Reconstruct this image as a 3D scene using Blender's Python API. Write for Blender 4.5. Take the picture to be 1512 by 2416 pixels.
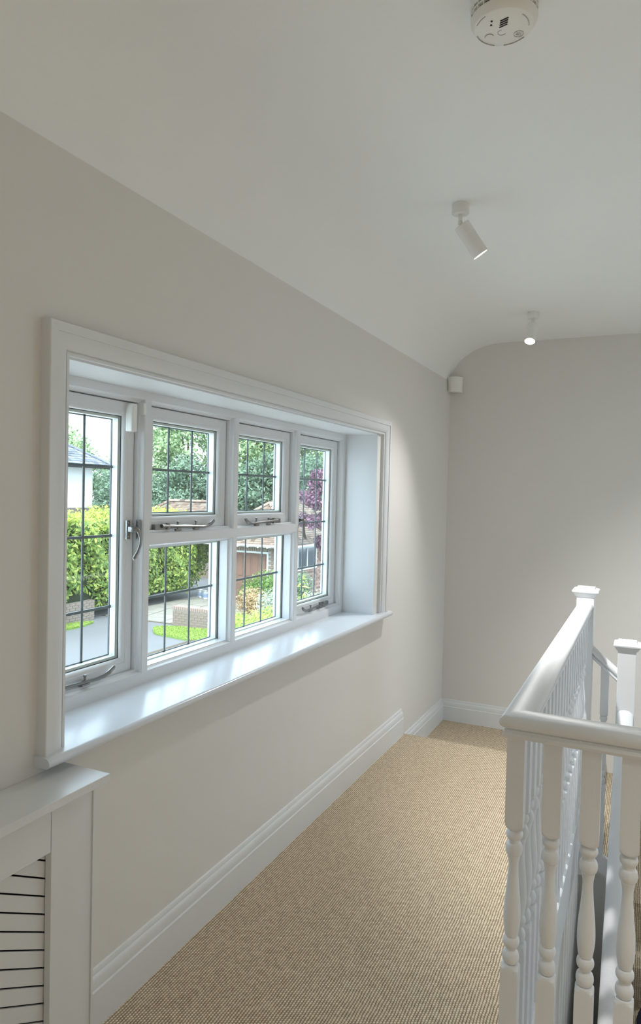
import bpy, math, random
import numpy as np
from mathutils import Vector, Matrix

random.seed(7); rng = np.random.default_rng(11)
PI = math.pi
for o in list(bpy.data.objects): bpy.data.objects.remove(o, do_unlink=True)
scene = bpy.context.scene
col = scene.collection

# ------------------------------------------------------------------ camera
cam_d = bpy.data.cameras.new('camera'); cam = bpy.data.objects.new('camera', cam_d); col.objects.link(cam)
CAM_R = [[0.90307365, 0.03303886, -0.42821306], [0.42884992, -0.01513586, 0.90324894], [0.02336095, -0.99933945, -0.02783751]]
cx = Vector([r[0] for r in CAM_R]); cy = Vector([r[1] for r in CAM_R]); cz = Vector([r[2] for r in CAM_R])
m = Matrix.Identity(4)
for i in range(3):
    m[i][0] = cx[i]; m[i][1] = -cy[i]; m[i][2] = -cz[i]
m[0][3], m[1][3], m[2][3] = 1.3066, 0.0, 1.45
cam.matrix_world = m
cam_d.sensor_fit = 'VERTICAL'; cam_d.sensor_height = 36.0; cam_d.lens = 36.0 * 1626.0 / 2416.0
cam_d.clip_start = 0.02; cam_d.clip_end = 300
scene.camera = cam

# ------------------------------------------------------------------ sky, sun, exposure
SKY = 1.48; SUN = 1.25; EXPOSURE = 1.75; LAMP = 52.0
w = bpy.data.worlds.new('sky'); scene.world = w; w.use_nodes = True
bg = w.node_tree.nodes['Background']; bg.inputs['Color'].default_value = (0.75, 0.89, 1.07, 1); bg.inputs['Strength'].default_value = SKY
sd = bpy.data.lights.new('sun', 'SUN'); sd.energy = SUN; sd.angle = math.radians(25); sd.color = (1, 0.97, 0.9)
so = bpy.data.objects.new('sun', sd); col.objects.link(so); so.location = (20, -10, 30)
so.rotation_euler = Vector((-0.15, 0.60, -0.78)).to_track_quat('-Z', 'Y').to_euler()
vs = scene.view_settings
vs.view_transform = 'Standard'; vs.look = 'None'; vs.gamma = 1.0; vs.use_curve_mapping = False; vs.exposure = EXPOSURE
scene.cycles.max_bounces = 24; scene.cycles.diffuse_bounces = 14; scene.cycles.transparent_max_bounces = 16

def portal(loc, rot, sx, sy):
    l = bpy.data.lights.new('window_portal', 'AREA'); l.shape = 'RECTANGLE'; l.size = sx; l.size_y = sy
    l.cycles.is_portal = True
    o = bpy.data.objects.new('window_portal', l); col.objects.link(o); o.location = loc; o.rotation_euler = rot
portal((-0.34, 2.35, 1.29), (0, -PI/2, 0), 1.0, 2.2)
portal((3.2, 3.6, 1.0), (0, PI/2, 0), 2.0, 0.8)  # portal of the added fill window

# ------------------------------------------------------------------ materials
def mat(name, color, rough=0.5, metal=0.0, noise=None, bump=None, spec=0.5):
    """principled material; noise=(scale, amount) colour mottling, bump=(scale, strength, distance)"""
    M = bpy.data.materials.new(name); M.use_nodes = True
    N = M.node_tree.nodes; L = M.node_tree.links; P = N['Principled BSDF']
    P.inputs['Base Color'].default_value = (*color, 1); P.inputs['Roughness'].default_value = rough
    P.inputs['Metallic'].default_value = metal; P.inputs['Specular IOR Level'].default_value = spec
    tc = N.new('ShaderNodeTexCoord')
    if noise:
        n = N.new('ShaderNodeTexNoise'); n.inputs['Scale'].default_value = noise[0]; n.inputs['Detail'].default_value = 4
        L.new(tc.outputs['Object'], n.inputs['Vector'])
        r = N.new('ShaderNodeMapRange'); r.inputs['To Min'].default_value = 1 - noise[1]; r.inputs['To Max'].default_value = 1 + noise[1]
        L.new(n.outputs['Fac'], r.inputs['Value'])
        v = N.new('ShaderNodeVectorMath'); v.operation = 'SCALE'; v.inputs[0].default_value = color
        L.new(r.outputs['Result'], v.inputs['Scale']); L.new(v.outputs['Vector'], P.inputs['Base Color'])
    if bump:
        n2 = N.new('ShaderNodeTexNoise'); n2.inputs['Scale'].default_value = bump[0]; n2.inputs['Detail'].default_value = 3
        L.new(tc.outputs['Object'], n2.inputs['Vector'])
        b = N.new('ShaderNodeBump'); b.inputs['Strength'].default_value = bump[1]; b.inputs['Distance'].default_value = bump[2]
        L.new(n2.outputs['Fac'], b.inputs['Height']); L.new(b.outputs['Normal'], P.inputs['Normal'])
    return M

M_wall = mat('wall_paint', (0.722, 0.710, 0.686), 0.85, noise=(1.5, 0.012), bump=(90, 0.05, 0.002), spec=0.2)
M_ceil = mat('ceiling_paint', (0.84, 0.86, 0.865), 0.9, noise=(1.2, 0.01), bump=(70, 0.05, 0.002), spec=0.2)
M_white = mat('white_gloss_wood', (0.715, 0.735, 0.755), 0.32, noise=(6, 0.01), bump=(40, 0.04, 0.002))
M_sill = mat('white_sill_gloss', (0.68, 0.715, 0.765), 0.22, noise=(4, 0.01), bump=(14, 0.05, 0.004))
M_plastic = mat('white_plastic', (0.80, 0.80, 0.77), 0.4)
M_lampw = mat('white_lamp_metal', (0.78, 0.78, 0.76), 0.45)
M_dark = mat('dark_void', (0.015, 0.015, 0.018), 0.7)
M_grey = mat('grey_print', (0.42, 0.42, 0.41), 0.6)
M_chrome = mat('satin_chrome', (0.27, 0.265, 0.255), 0.28, metal=1.0, noise=(30, 0.05))
M_lead = mat('lead_strip', (0.13, 0.145, 0.16), 0.45, metal=0.3, noise=(60, 0.15))
M_spacer = mat('aluminium_spacer', (0.72, 0.75, 0.72), 0.4, metal=0.2)
M_seal_shade = mat('black_seal_and_shade', (0.03, 0.03, 0.03), 0.6)  # also colours the painted shadow line round each sash
M_navy = mat('navy_cloth', (0.018, 0.026, 0.075), 0.9, noise=(60, 0.25), bump=(200, 0.3, 0.002))

def wood_paint():
    M = mat('brushed_white_wood', (0.715, 0.735, 0.76), 0.4)
    N = M.node_tree.nodes; L = M.node_tree.links; P = N['Principled BSDF']
    tc = N.new('ShaderNodeTexCoord'); mp = N.new('ShaderNodeMapping'); mp.inputs['Scale'].default_value = (160, 160, 5)
    L.new(tc.outputs['Object'], mp.inputs['Vector'])
    n = N.new('ShaderNodeTexNoise'); n.inputs['Scale'].default_value = 1.0; n.inputs['Detail'].default_value = 2
    L.new(mp.outputs['Vector'], n.inputs['Vector'])
    b = N.new('ShaderNodeBump'); b.inputs['Strength'].default_value = 0.18; b.inputs['Distance'].default_value = 0.002
    L.new(n.outputs['Fac'], b.inputs['Height']); L.new(b.outputs['Normal'], P.inputs['Normal'])
    return M
M_spindle = wood_paint()

def carpet_mat():
    M = bpy.data.materials.new('loop_carpet'); M.use_nodes = True
    N = M.node_tree.nodes; L = M.node_tree.links; P = N['Principled BSDF']
    P.inputs['Roughness'].default_value = 1.0; P.inputs['Specular IOR Level'].default_value = 0.1
    tc = N.new('ShaderNodeTexCoord'); sp = N.new('ShaderNodeSeparateXYZ'); L.new(tc.outputs['Object'], sp.inputs[0])
    def mth(op, a, b=None, c=None):
        n = N.new('ShaderNodeMath'); n.operation = op
        for i, v in enumerate((a, b, c)):
            if v is None: continue
            if isinstance(v, (int, float)): n.inputs[i].default_value = v
            else: L.new(v, n.inputs[i])
        return n.outputs[0]
    nz = N.new('ShaderNodeTexNoise'); nz.inputs['Scale'].default_value = 18; L.new(tc.outputs['Object'], nz.inputs['Vector'])
    wob = mth('MULTIPLY', mth('SUBTRACT', nz.outputs['Fac'], 0.5), 0.006)
    u = mth('DIVIDE', mth('ADD', sp.outputs['X'], wob), 0.0085); row = mth('FLOOR', u); fu = mth('FRACT', u)
    v = mth('ADD', mth('DIVIDE', mth('ADD', sp.outputs['Y'], sp.outputs['Z']), 0.0085), mth('MULTIPLY', row, 0.5)); cell = mth('FLOOR', v); fv = mth('FRACT', v)
    def hump(f): 
        a = mth('SUBTRACT', mth('MULTIPLY', f, 2), 1); return mth('SUBTRACT', 1, mth('MULTIPLY', a, a))
    h = mth('MULTIPLY', hump(fu), mth('ADD', 0.45, mth('MULTIPLY', hump(fv), 0.55)))
    cb = N.new('ShaderNodeCombineXYZ'); L.new(row, cb.inputs[0]); L.new(cell, cb.inputs[1])
    wn = N.new('ShaderNodeTexWhiteNoise'); wn.noise_dimensions = '2D'; L.new(cb.outputs[0], wn.inputs['Vector'])
    h2 = mth('ADD', mth('MULTIPLY', h, 0.8), mth('MULTIPLY', wn.outputs['Value'], 0.2))
    cr = N.new('ShaderNodeValToRGB'); L.new(h2, cr.inputs['Fac'])
    e = cr.color_ramp.elements
    e[0].position = 0.10; e[0].color = (0.185, 0.135, 0.088, 1); e[1].position = 0.9; e[1].color = (0.82, 0.72, 0.55, 1)
    k = e.new(0.48); k.color = (0.51, 0.415, 0.295, 1)
    L.new(cr.outputs['Color'], P.inputs['Base Color'])
    b = N.new('ShaderNodeBump'); b.inputs['Strength'].default_value = 0.7; b.inputs['Distance'].default_value = 0.004
    L.new(h, b.inputs['Height']); L.new(b.outputs['Normal'], P.inputs['Normal'])
    return M
M_carpet = carpet_mat()

def glass_mat():
    M = bpy.data.materials.new('window_glass'); M.use_nodes = True
    N = M.node_tree.nodes; L = M.node_tree.links; N.remove(N['Principled BSDF'])
    t = N.new('ShaderNodeBsdfTransparent'); t.inputs['Color'].default_value = (0.965, 0.985, 0.975, 1)
    g = N.new('ShaderNodeBsdfGlossy'); g.inputs['Roughness'].default_value = 0.0
    lw_ = N.new('ShaderNodeLayerWeight'); lw_.inputs['Blend'].default_value = 0.5      # Schlick reflectance, same from both sides
    pw = N.new('ShaderNodeMath'); pw.operation = 'POWER'; pw.inputs[1].default_value = 5.0; L.new(lw_.outputs['Facing'], pw.inputs[0])
    f = N.new('ShaderNodeMath'); f.operation = 'MULTIPLY_ADD'; f.inputs[1].default_value = 0.5; f.inputs[2].default_value = 0.02; L.new(pw.outputs[0], f.inputs[0])
    x = N.new('ShaderNodeMixShader'); L.new(f.outputs[0], x.inputs[0]); L.new(t.outputs[0], x.inputs[1]); L.new(g.outputs[0], x.inputs[2])
    L.new(x.outputs[0], N['Material Output'].inputs['Surface'])
    return M
M_glass = glass_mat()

def emit_mat(name, color, strength):
    M = bpy.data.materials.new(name); M.use_nodes = True
    P = M.node_tree.nodes['Principled BSDF']; P.inputs['Base Color'].default_value = (*color, 1)
    P.inputs['Emission Color'].default_value = (*color, 1); P.inputs['Emission Strength'].default_value = strength
    return M
M_lens = emit_mat('lit_lamp_lens', (1.0, 0.88, 0.66), 14)

def tint_mat(name, cols, rough=0.6, trans=0.0, spec=0.3):
    """colour picked per piece from the 'tint' attribute (natural variation between leaves, bricks, tiles)"""
    M = bpy.data.materials.new(name); M.use_nodes = True
    N = M.node_tree.nodes; L = M.node_tree.links; P = N['Principled BSDF']
    P.inputs['Roughness'].default_value = rough; P.inputs['Specular IOR Level'].default_value = spec
    a = N.new('ShaderNodeAttribute'); a.attribute_name = 'tint'
    cr = N.new('ShaderNodeValToRGB'); L.new(a.outputs['Fac'], cr.inputs['Fac'])
    e = cr.color_ramp.elements
    for i, c in enumerate(cols):
        p = i / (len(cols) - 1)
        if i == 0: e[0].position = 0; e[0].color = (*c, 1)
        elif i == len(cols) - 1: e[len(e) - 1].position = 1; e[len(e) - 1].color = (*c, 1)
        else: k = e.new(p); k.color = (*c, 1)
    L.new(cr.outputs['Color'], P.inputs['Base Color'])
    if trans:
        t = N.new('ShaderNodeBsdfTranslucent'); L.new(cr.outputs['Color'], t.inputs['Color'])
        x = N.new('ShaderNodeMixShader'); x.inputs[0].default_value = trans
        L.new(P.outputs[0], x.inputs[1]); L.new(t.outputs[0], x.inputs[2]); L.new(x.outputs[0], N['Material Output'].inputs['Surface'])
    return M
M_laurel = tint_mat('laurel_leaf', [(0.075, 0.141, 0.038), (0.173, 0.280, 0.065), (0.357, 0.453, 0.108), (0.594, 0.594, 0.141)], 0.4, 0.3)
M_laurel_top = tint_mat('laurel_young_leaf', [(0.237, 0.345, 0.075), (0.453, 0.540, 0.108), (0.669, 0.627, 0.141)], 0.4, 0.35)
M_treeleaf = tint_mat('tree_leaf', [(0.137, 0.201, 0.128), (0.275, 0.375, 0.211), (0.439, 0.559, 0.301), (0.622, 0.723, 0.394)], 0.6, 0.35)
M_treeleaf2 = tint_mat('dark_tree_leaf', [(0.098, 0.152, 0.117), (0.186, 0.269, 0.186), (0.302, 0.420, 0.264)], 0.6, 0.25)
M_purple = tint_mat('purple_leaf', [(0.096, 0.042, 0.072), (0.240, 0.120, 0.180), (0.432, 0.264, 0.336)], 0.5, 0.3)
M_lime = tint_mat('lime_leaf', [(0.225, 0.360, 0.068), (0.473, 0.608, 0.135), (0.742, 0.810, 0.247)], 0.5, 0.35)
M_tan = tint_mat('tan_flower', [(0.294, 0.200, 0.105), (0.525, 0.378, 0.210), (0.693, 0.525, 0.336)], 0.8, 0.2)
M_silver = tint_mat('silver_leaf', [(0.231, 0.294, 0.210), (0.441, 0.504, 0.399), (0.693, 0.735, 0.609)], 0.7, 0.2)
M_midgreen = tint_mat('mid_green_leaf', [(0.080, 0.168, 0.045), (0.180, 0.315, 0.080), (0.338, 0.473, 0.135)], 0.5, 0.3)
M_brick = tint_mat('brick_face', [(0.225, 0.124, 0.096), (0.370, 0.225, 0.174), (0.473, 0.338, 0.282)], 0.9)
M_tile = tint_mat('clay_tile', [(0.128, 0.093, 0.075), (0.225, 0.158, 0.123), (0.307, 0.225, 0.177), (0.247, 0.222, 0.186)], 0.85)
M_slate = tint_mat('blue_grey_slate', [(0.132, 0.144, 0.168), (0.204, 0.216, 0.252), (0.288, 0.300, 0.336)], 0.7)
M_mortar = mat('mortar', (0.412, 0.388, 0.338), 0.95, noise=(8, 0.1))
M_copingbrick = mat('worn_red_brick', (0.330, 0.245, 0.215), 0.9, noise=(9, 0.35))
M_wallbrick = mat('weathered_brown_brick', (0.245, 0.195, 0.160), 0.9, noise=(5, 0.4))
M_tarmac = mat('tarmac', (0.162, 0.162, 0.170), 0.95, noise=(0.6, 0.12), bump=(60, 0.4, 0.01))
M_bounce = mat('pale_bounce_gravel', (0.68, 0.67, 0.64), 1.0, noise=(30, 0.15), bump=(80, 0.5, 0.01))  # pale colour of the added light-bouncing ground
M_flag = mat('pale_flagstone', (0.297, 0.277, 0.239), 0.95, noise=(1.2, 0.25), bump=(12, 0.4, 0.02))
M_soil = mat('soil', (0.10, 0.075, 0.05), 1.0, noise=(6, 0.3))
M_render = mat('white_render', (0.759, 0.784, 0.775), 0.9, noise=(1.0, 0.03))
M_wood = mat('brown_stained_timber', (0.214, 0.124, 0.096), 0.7, noise=(9, 0.25))
M_weather = mat('weathered_board', (0.396, 0.330, 0.272), 0.8, noise=(6, 0.3))
M_bark = mat('bark', (0.13, 0.105, 0.08), 0.95, noise=(6, 0.3))
M_core = mat('twig_mass', (0.03, 0.04, 0.018), 1.0, noise=(3, 0.3))
M_pipe = mat('black_pipe', (0.03, 0.03, 0.035), 0.5)
M_winglass = mat('dark_window_glass', (0.05, 0.06, 0.075), 0.08)
M_tin = mat('tin_metal', (0.55, 0.57, 0.6), 0.35, metal=0.7)
M_tinlabel = mat('blue_tin_label', (0.20, 0.26, 0.38), 0.5)
M_grass = tint_mat('grass_blade', [(0.168, 0.283, 0.053), (0.315, 0.441, 0.095), (0.462, 0.525, 0.168)], 0.7, 0.3)
M_grassbase = mat('turf', (0.165, 0.281, 0.058), 1.0, noise=(4, 0.25))

# ------------------------------------------------------------------ builders
class MB:
    """collects pieces, links them as one mesh object"""
    def __init__(s): s.v = []; s.f = []
    def add(s, v, f):
        k = len(s.v); s.v += [tuple(p) for p in v]; s.f += [tuple(i + k for i in q) for q in f]; return s
    def box(s, x0, x1, y0, y1, z0, z1):
        return s.add([(x0,y0,z0),(x1,y0,z0),(x1,y1,z0),(x0,y1,z0),(x0,y0,z1),(x1,y0,z1),(x1,y1,z1),(x0,y1,z1)],
                     [(0,3,2,1),(4,5,6,7),(0,1,5,4),(1,2,6,5),(2,3,7,6),(3,0,4,7)])
    def loft(s, rings, closed=False, caps=True):
        n = len(rings[0]); k = len(rings); v = [p for r in rings for p in r]; f = []
        for i in range(k if closed else k - 1):
            a = i * n; b = ((i + 1) % k) * n
            for j in range(n):
                j2 = (j + 1) % n; f.append((a + j, a + j2, b + j2, b + j))
        if caps and not closed:
            f.append(tuple(reversed(range(n)))); f.append(tuple(range((k - 1) * n, k * n)))
        return s.add(v, f)
    def lathe(s, prof, seg=32, c=(0,0,0), axis=None):
        """prof: (radius, height) pairs, bottom to top or the other way; axis: direction of 'height'"""
        Z = Vector(axis).normalized() if axis is not None else Vector((0,0,1))
        X = Z.orthogonal().normalized() if axis is not None else Vector((1,0,0)); Y = Z.cross(X)
        C = Vector(c)
        return s.loft([[C + Z*h + (X*math.cos(2*PI*j/seg) + Y*math.sin(2*PI*j/seg))*max(r, 1e-5) for j in range(seg)] for r, h in prof])
    def tube(s, pts, r, seg=10):
        pts = [Vector(p) for p in pts]; rs = r if isinstance(r, (list, tuple)) else [r]*len(pts); rings = []
        up = None
        for i, p in enumerate(pts):
            t = (pts[min(i+1, len(pts)-1)] - pts[max(i-1, 0)]).normalized()
            if up is None: up = t.orthogonal().normalized()
            up = (up - t*up.dot(t)).normalized(); sd_ = t.cross(up)
            rings.append([p + (up*math.cos(2*PI*j/seg) + sd_*math.sin(2*PI*j/seg))*rs[i] for j in range(seg)])
        return s.loft(rings)
    def build(s, name, material, parent=None, smooth=True, angle=35, bevel=0):
        me = bpy.data.meshes.new(name); me.from_pydata(s.v, [], s.f); me.validate()
        import bmesh
        b = bmesh.new(); b.from_mesh(me)
        if bevel:
            bmesh.ops.bevel(b, geom=[e for e in b.edges if e.is_manifold and e.calc_face_angle(0) > 0.6], offset=bevel, segments=2, affect='EDGES', profile=0.6)
        bmesh.ops.recalc_face_normals(b, faces=b.faces); b.to_mesh(me); b.free()
        me.materials.append(material)
        if smooth:
            me.shade_smooth(); me.set_sharp_from_angle(angle=math.radians(angle))
        return link(name, me, parent)

def link(name, me, parent=None):
    o = bpy.data.objects.new(name, me); col.objects.link(o)
    if parent is not None: o.parent = parent
    return o
def tag(o, label, cat, group=None, kind=None):
    if label: o['label'] = label
    if cat: o['category'] = cat
    if group: o['group'] = group
    if kind: o['kind'] = kind
    return o
def struct(o, label=None):
    o['kind'] = 'structure'
    if label: o['label'] = label
    return o
def empty(name, loc=(0,0,0)):
    o = bpy.data.objects.new(name, None); col.objects.link(o); o.location = loc; o.empty_display_size = 0.05; return o
def local(o, parent):
    """parent keeps the world coordinates of a mesh whose vertices are in world space"""
    o.parent = parent; o.matrix_parent_inverse = Matrix.Translation(parent.location).inverted(); return o
def arc(c, r, a0, a1, n):
    return [(c[0] + r*math.cos(math.radians(a0 + (a1-a0)*i/n)), c[1] + r*math.sin(math.radians(a0 + (a1-a0)*i/n))) for i in range(n+1)]
def np_mesh(name, verts, faces, material, parent=None, tint=None, smooth=False):
    me = bpy.data.meshes.new(name); nv = len(verts); nf, k = faces.shape
    me.vertices.add(nv); me.vertices.foreach_set('co', np.asarray(verts, np.float32).ravel())
    me.loops.add(nf*k); me.loops.foreach_set('vertex_index', faces.astype(np.int32).ravel())
    me.polygons.add(nf); me.polygons.foreach_set('loop_start', np.arange(0, nf*k, k, dtype=np.int32)); me.polygons.foreach_set('loop_total', np.full(nf, k, np.int32))
    if tint is not None:
        a = me.attributes.new('tint', 'FLOAT', 'POINT'); a.data.foreach_set('value', tint.astype(np.float32))
    me.update(calc_edges=True); me.validate(); me.materials.append(material)
    if smooth: me.shade_smooth()
    o = link(name, me); 
    if parent is not None: local(o, parent)
    return o

# ================================================================== THE ROOM SHELL
CEIL = 2.52; XR = 3.1; YB = -1.9; YE = 4.88
OY0, OY1, OZ0, OZ1 = 1.245, 3.447, 0.80, 1.772          # window opening in the wall
b = MB(); b.box(-0.30, 0, YB-0.2, OY0, -2.7, 2.9); b.box(-0.30, 0, OY1, YE+0.2, -2.7, 2.9)
b.box(-0.30, 0, OY0, OY1, -2.7, OZ0-0.03); b.box(-0.30, 0, OY0, OY1, OZ1+0.02, 2.9)
struct(b.build('wall_left', M_wall), 'off-white painted wall holding the leaded window')
struct(MB().box(0, XR+0.2, YE, YE+0.2, -2.7, 2.9).build('wall_far', M_wall), 'plain off-white end wall beyond the stairs')
# side wall out of view: opening cut for the added fill window
b = MB(); b.box(XR, XR+0.2, YB, 3.2, -2.7, 2.9); b.box(XR, XR+0.2, 4.0, YE, -2.7, 2.9); b.box(XR, XR+0.2, 3.2, 4.0, -2.7, 0.0); b.box(XR, XR+0.2, 3.2, 4.0, 2.0, 2.9)
struct(b.build('wall_right', M_wall), 'off-white side wall beside the stair flight')
struct(MB().box(0, XR+0.2, YB-0.2, YB, -2.7, 2.9).build('wall_back', M_wall), 'off-white wall at the near end of the landing')
# ceiling with the coved edge towards the window wall
prof = [(-0.001, 2.26)] + [(0.36*(1-math.cos(t*PI/2/12))**1.0, 2.26 + 0.26*math.sin(t*PI/2/12)) for t in range(1, 13)] + [(XR+0.1, CEIL), (XR+0.1, 2.75), (-0.001, 2.75)]
b = MB(); b.loft([[(x, y, z) for x, z in prof] for y in (YB-0.1, YE+0.02)])
struct(b.build('ceiling', M_ceil, angle=50), 'white ceiling curving down into the window wall')
# landing floor, carpet
def slab(poly, z0, z1):
    b = MB(); b.loft([[(x, y, z0) for x, y in poly], [(x, y, z1) for x, y in poly]]); return b
fl = slab([(0, YB), (XR, YB), (XR, 1.60), (1.03, 1.60), (1.03, 3.60), (1.10, 3.60), (1.10, 3.975), (0, 3.975)], -0.22, 0.0)
f_o = struct(fl.build('floor', M_carpet, smooth=False), 'landing floor covered in beige ribbed loop carpet')
# rounded carpet nosing on the landing edge
b = MB(); b.loft([[(x, 3.975 + r*0.02*1.0, -0.012 + q) for r, q in [(0, 0.012), (0.5, 0.0105), (0.87, 0.005), (1, -0.002), (1, -0.02), (0, -0.02)]] for x in (0.0, 1.10)])
local(b.build('nosing', M_carpet), f_o)

# stairs beyond: quarter landings and the flight that comes back towards the viewer
st = struct(empty('stairs', (1.2, 4.0, -2.6)), 'carpeted stairs turning down beyond the balustrade')
local(MB().box(0, 1.10, 3.96, YE, -0.36, -0.17).build('step', M_carpet, smooth=False), st)
local(MB().box(1.10, 1.30, 3.645, YE, -0.53, -0.345).build('step', M_carpet, smooth=False), st)
local(MB().box(1.30, XR-0.9, 3.66, YE, -0.72, -0.51).build('step', M_carpet, smooth=False), st)
for i in range(10):
    z = -0.51 - 0.19*(i+1); y1 = 3.68 - 0.205*i
    local(MB().box(1.245, XR-0.9, y1-0.225, y1+0.0, z-0.22, z).build('step', M_carpet, smooth=False, bevel=0.012), st)
# sloping string and the drop wall under the landing edge
b = MB(); b.loft([[(x, 3.60, -0.75), (x, 3.60, -0.36), (x, 1.55, -2.26), (x, 1.55, -2.60)] for x in (1.205, 1.243)])
local(b.build('stair_string', M_white), st)
b = MB().box(1.035, 1.062, 1.62, 3.60, -2.6, -0.13); b.box(1.035, 1.245, 3.605, 3.645, -2.6, -0.345); b.box(1.035, XR, 1.60, 1.625, -2.6, -0.22)
struct(b.build('wall_stairwell', M_wall), 'off-white drop wall under the landing edge')
struct(MB().box(0, XR, YB, YE, -2.72, -2.6).build('floor_lower', M_carpet, smooth=False), 'carpeted floor at the foot of the stairs')
struct(MB().box(XR-0.9, XR-0.8, 1.6, YE, -2.6, -0.2).build('wall_stair_side', M_wall), 'low wall on the far side of the flight')

# skirting boards (profile: x proud of the wall, z)
SK = [(0, 0), (0.020, 0), (0.020, 0.104), (0.0165, 0.108), (0.0165, 0.111)] + [(0.009 + 0.0075*math.cos(t*PI/10), 0.111 + 0.030*math.sin(t*PI/10)) for t in range(1, 5)] + [(0.0085, 0.142), (0.0085, 0.146), (0.005, 0.155), (0.0, 0.157)]
b = MB(); b.loft([[(x, y, z) for x, z in SK] for y in (YB, 3.955)])
struct(b.build('baseboard_left', M_white, angle=25), 'white moulded skirting board along the window wall')
b = MB()
SK2 = [(x, z*0.97) for x, z in SK]
b.loft([[(x, 3.975, z-0.17) for x, z in SK2], [(x, YE - x, z-0.17) for x, z in SK2], [(1.10, YE - x, z-0.17) for x, z in SK2]])
struct(b.build('baseboard_far', M_white, angle=25), 'white skirting board turning the corner of the lower landing')

# ================================================================== MAIN WINDOW
win = struct(empty('window_1', (-0.2, 2.35, 0.80)), 'white four-light leaded casement window')
FX = -0.18; BX = -0.285
FL = [(1.277, 1.789), (1.817, 2.329), (2.357, 2.867), (2.897, 3.412)]     # lights between the flats
ZB, ZT, TB, TT = 0.842, 1.742, 1.266, 1.298
def wpart(name, *bx):
    b = MB(); b.box(*bx); return local(b.build(name, M_white, smooth=False), win)
wpart('frame_rail', BX, FX, OY0, OY1, 0.795, ZB); wpart('frame_rail', BX, FX, OY0, OY1, ZT, OZ1+0.02)
wpart('frame_jamb', BX, FX, OY0, FL[0][0], ZB, ZT); wpart('frame_jamb', BX, FX, FL[3][1], OY1, ZB, ZT)
for i in range(3): wpart('mullion', BX, FX, FL[i][1], FL[i+1][0], ZB, ZT)
for i in (1, 2): wpart('transom', BX, FX, FL[i][0], FL[i][1], TB, TT)
def ring(prof, y0, y1, z0, z1):
    """closed mitred surround: prof = (inset from the outer edge, x)"""
    return MB().loft([[(x, yy + sy*u, zz + sz*u) for u, x in prof] for yy, zz, sy, sz in ((y0, z0, 1, 1), (y1, z0, -1, 1), (y1, z1, -1, -1), (y0, z1, 1, -1))], closed=True)
LIGHTS = [('casement', FL[0], ZB, ZT), ('top', FL[1], TT, ZT), ('fixed', FL[1], ZB, TB), ('top', FL[2], TT, ZT), ('fixed', FL[2], ZB, TB), ('casement', FL[3], ZB, ZT)]
LEADV = [(1.463, 1.598), (2.009, 2.149), (2.015, 2.16), (2.550, 2.690), (2.562, 2.704), (3.095, 3.238)]
LEADH = [(1.066, 1.296, 1.518), (1.518,), (1.068,), (1.519,), (1.070,), (1.068, 1.297, 1.517)]
for (kind, (y0, y1), z0, z1), lv, lh in zip(LIGHTS, LEADV, LEADH):
    mould = [(0.0, BX), (0.0, FX-0.001), (0.002, FX-0.001)] + [(0.004 + 0.009*(1-math.cos(t*PI/12)), FX - 0.004 - 0.014*math.sin(t*PI/12)) for t in range(0, 7)] + [(0.013, -0.205), (0.013, BX)]
    local(ring(mould, y0, y1, z0, z1).build('frame_moulding', M_white, angle=40), win)
    if kind == 'fixed':
        holder = win; g = 0.0135; gx = -0.238; iy0, iy1, iz0, iz1 = y0+g, y1-g, z0+g*0.6, z1-g
    else:
        g = 0.0155; s0, s1, t0, t1 = y0+g, y1-g, z0+g*0.8, z1-g
        pr = [(0.0, BX+0.005), (0.0, -0.214), (0.002, -0.212), (0.030, -0.212), (0.031, -0.2135)] + [(0.0315 + 0.0135*math.sin(t*PI/12), -0.2135 - 0.0125*(1-math.cos(t*PI/12))) for t in range(0, 7)] + [(0.046, -0.230), (0.046, -0.262), (0.030, BX+0.005)]
        holder = local(ring(pr, s0, s1, t0, t1).build('sash', M_white, angle=40), win)
        dr = [(-0.0025, -0.245), (-0.0025, -0.226), (0.0005, -0.226), (0.0005, -0.245)]
        local(ring(dr, s0, s1, t0, t1).build('sash_shadow_line', M_seal_shade, smooth=False), win)  # black ring paints the shadow line between sash and frame
        gx = -0.230; iy0, iy1, iz0, iz1 = s0+0.045, s1-0.045, t0+0.045, t1-0.045
    def sub(o):
        o.parent = holder
        o.matrix_parent_inverse = (Matrix.Translation(win.location) if holder is win else Matrix.Translation(Vector((0,0,0)))).inverted()
        return o
    sub(MB().box(gx-0.003, gx, iy0, iy1, iz0, iz1).build('glass_pane', M_glass, smooth=False))
    sub(MB().box(gx-0.025, gx-0.022, iy0, iy1, iz0, iz1).build('glass_pane', M_glass, smooth=False))
    sp = [(0.0, gx-0.0215), (0.0, gx-0.0035), (0.009, gx-0.0035), (0.009, gx-0.0215)]
    sub(ring(sp, iy0, iy1, iz0, iz1).build('spacer_bar', M_spacer, smooth=False))
    se = [(-0.001, gx+0.0004), (-0.001, gx+0.0030), (0.0020, gx+0.0022), (0.0020, gx+0.0004)]
    sub(ring(se, iy0, iy1, iz0, iz1).build('glazing_seal', M_seal_shade, smooth=False))
    se2 = [(0.0088, gx-0.0300), (0.0088, gx-0.0255), (0.0130, gx-0.0255), (0.0130, gx-0.0300)]
    sub(ring(se2, iy0, iy1, iz0, iz1).build('lead_edge', M_lead, smooth=False))
    lx0, lx1 = gx-0.0285, gx-0.0255
    for y in lv: sub(MB().box(lx0, lx1, y-0.0042, y+0.0042, iz0, iz1).build('lead_strip', M_lead, smooth=False))
    for z in lh: sub(MB().box(lx0-0.001, lx1+0.001, iy0, iy1, z-0.0042, z+0.0042).build('lead_strip', M_lead, smooth=False))

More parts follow.
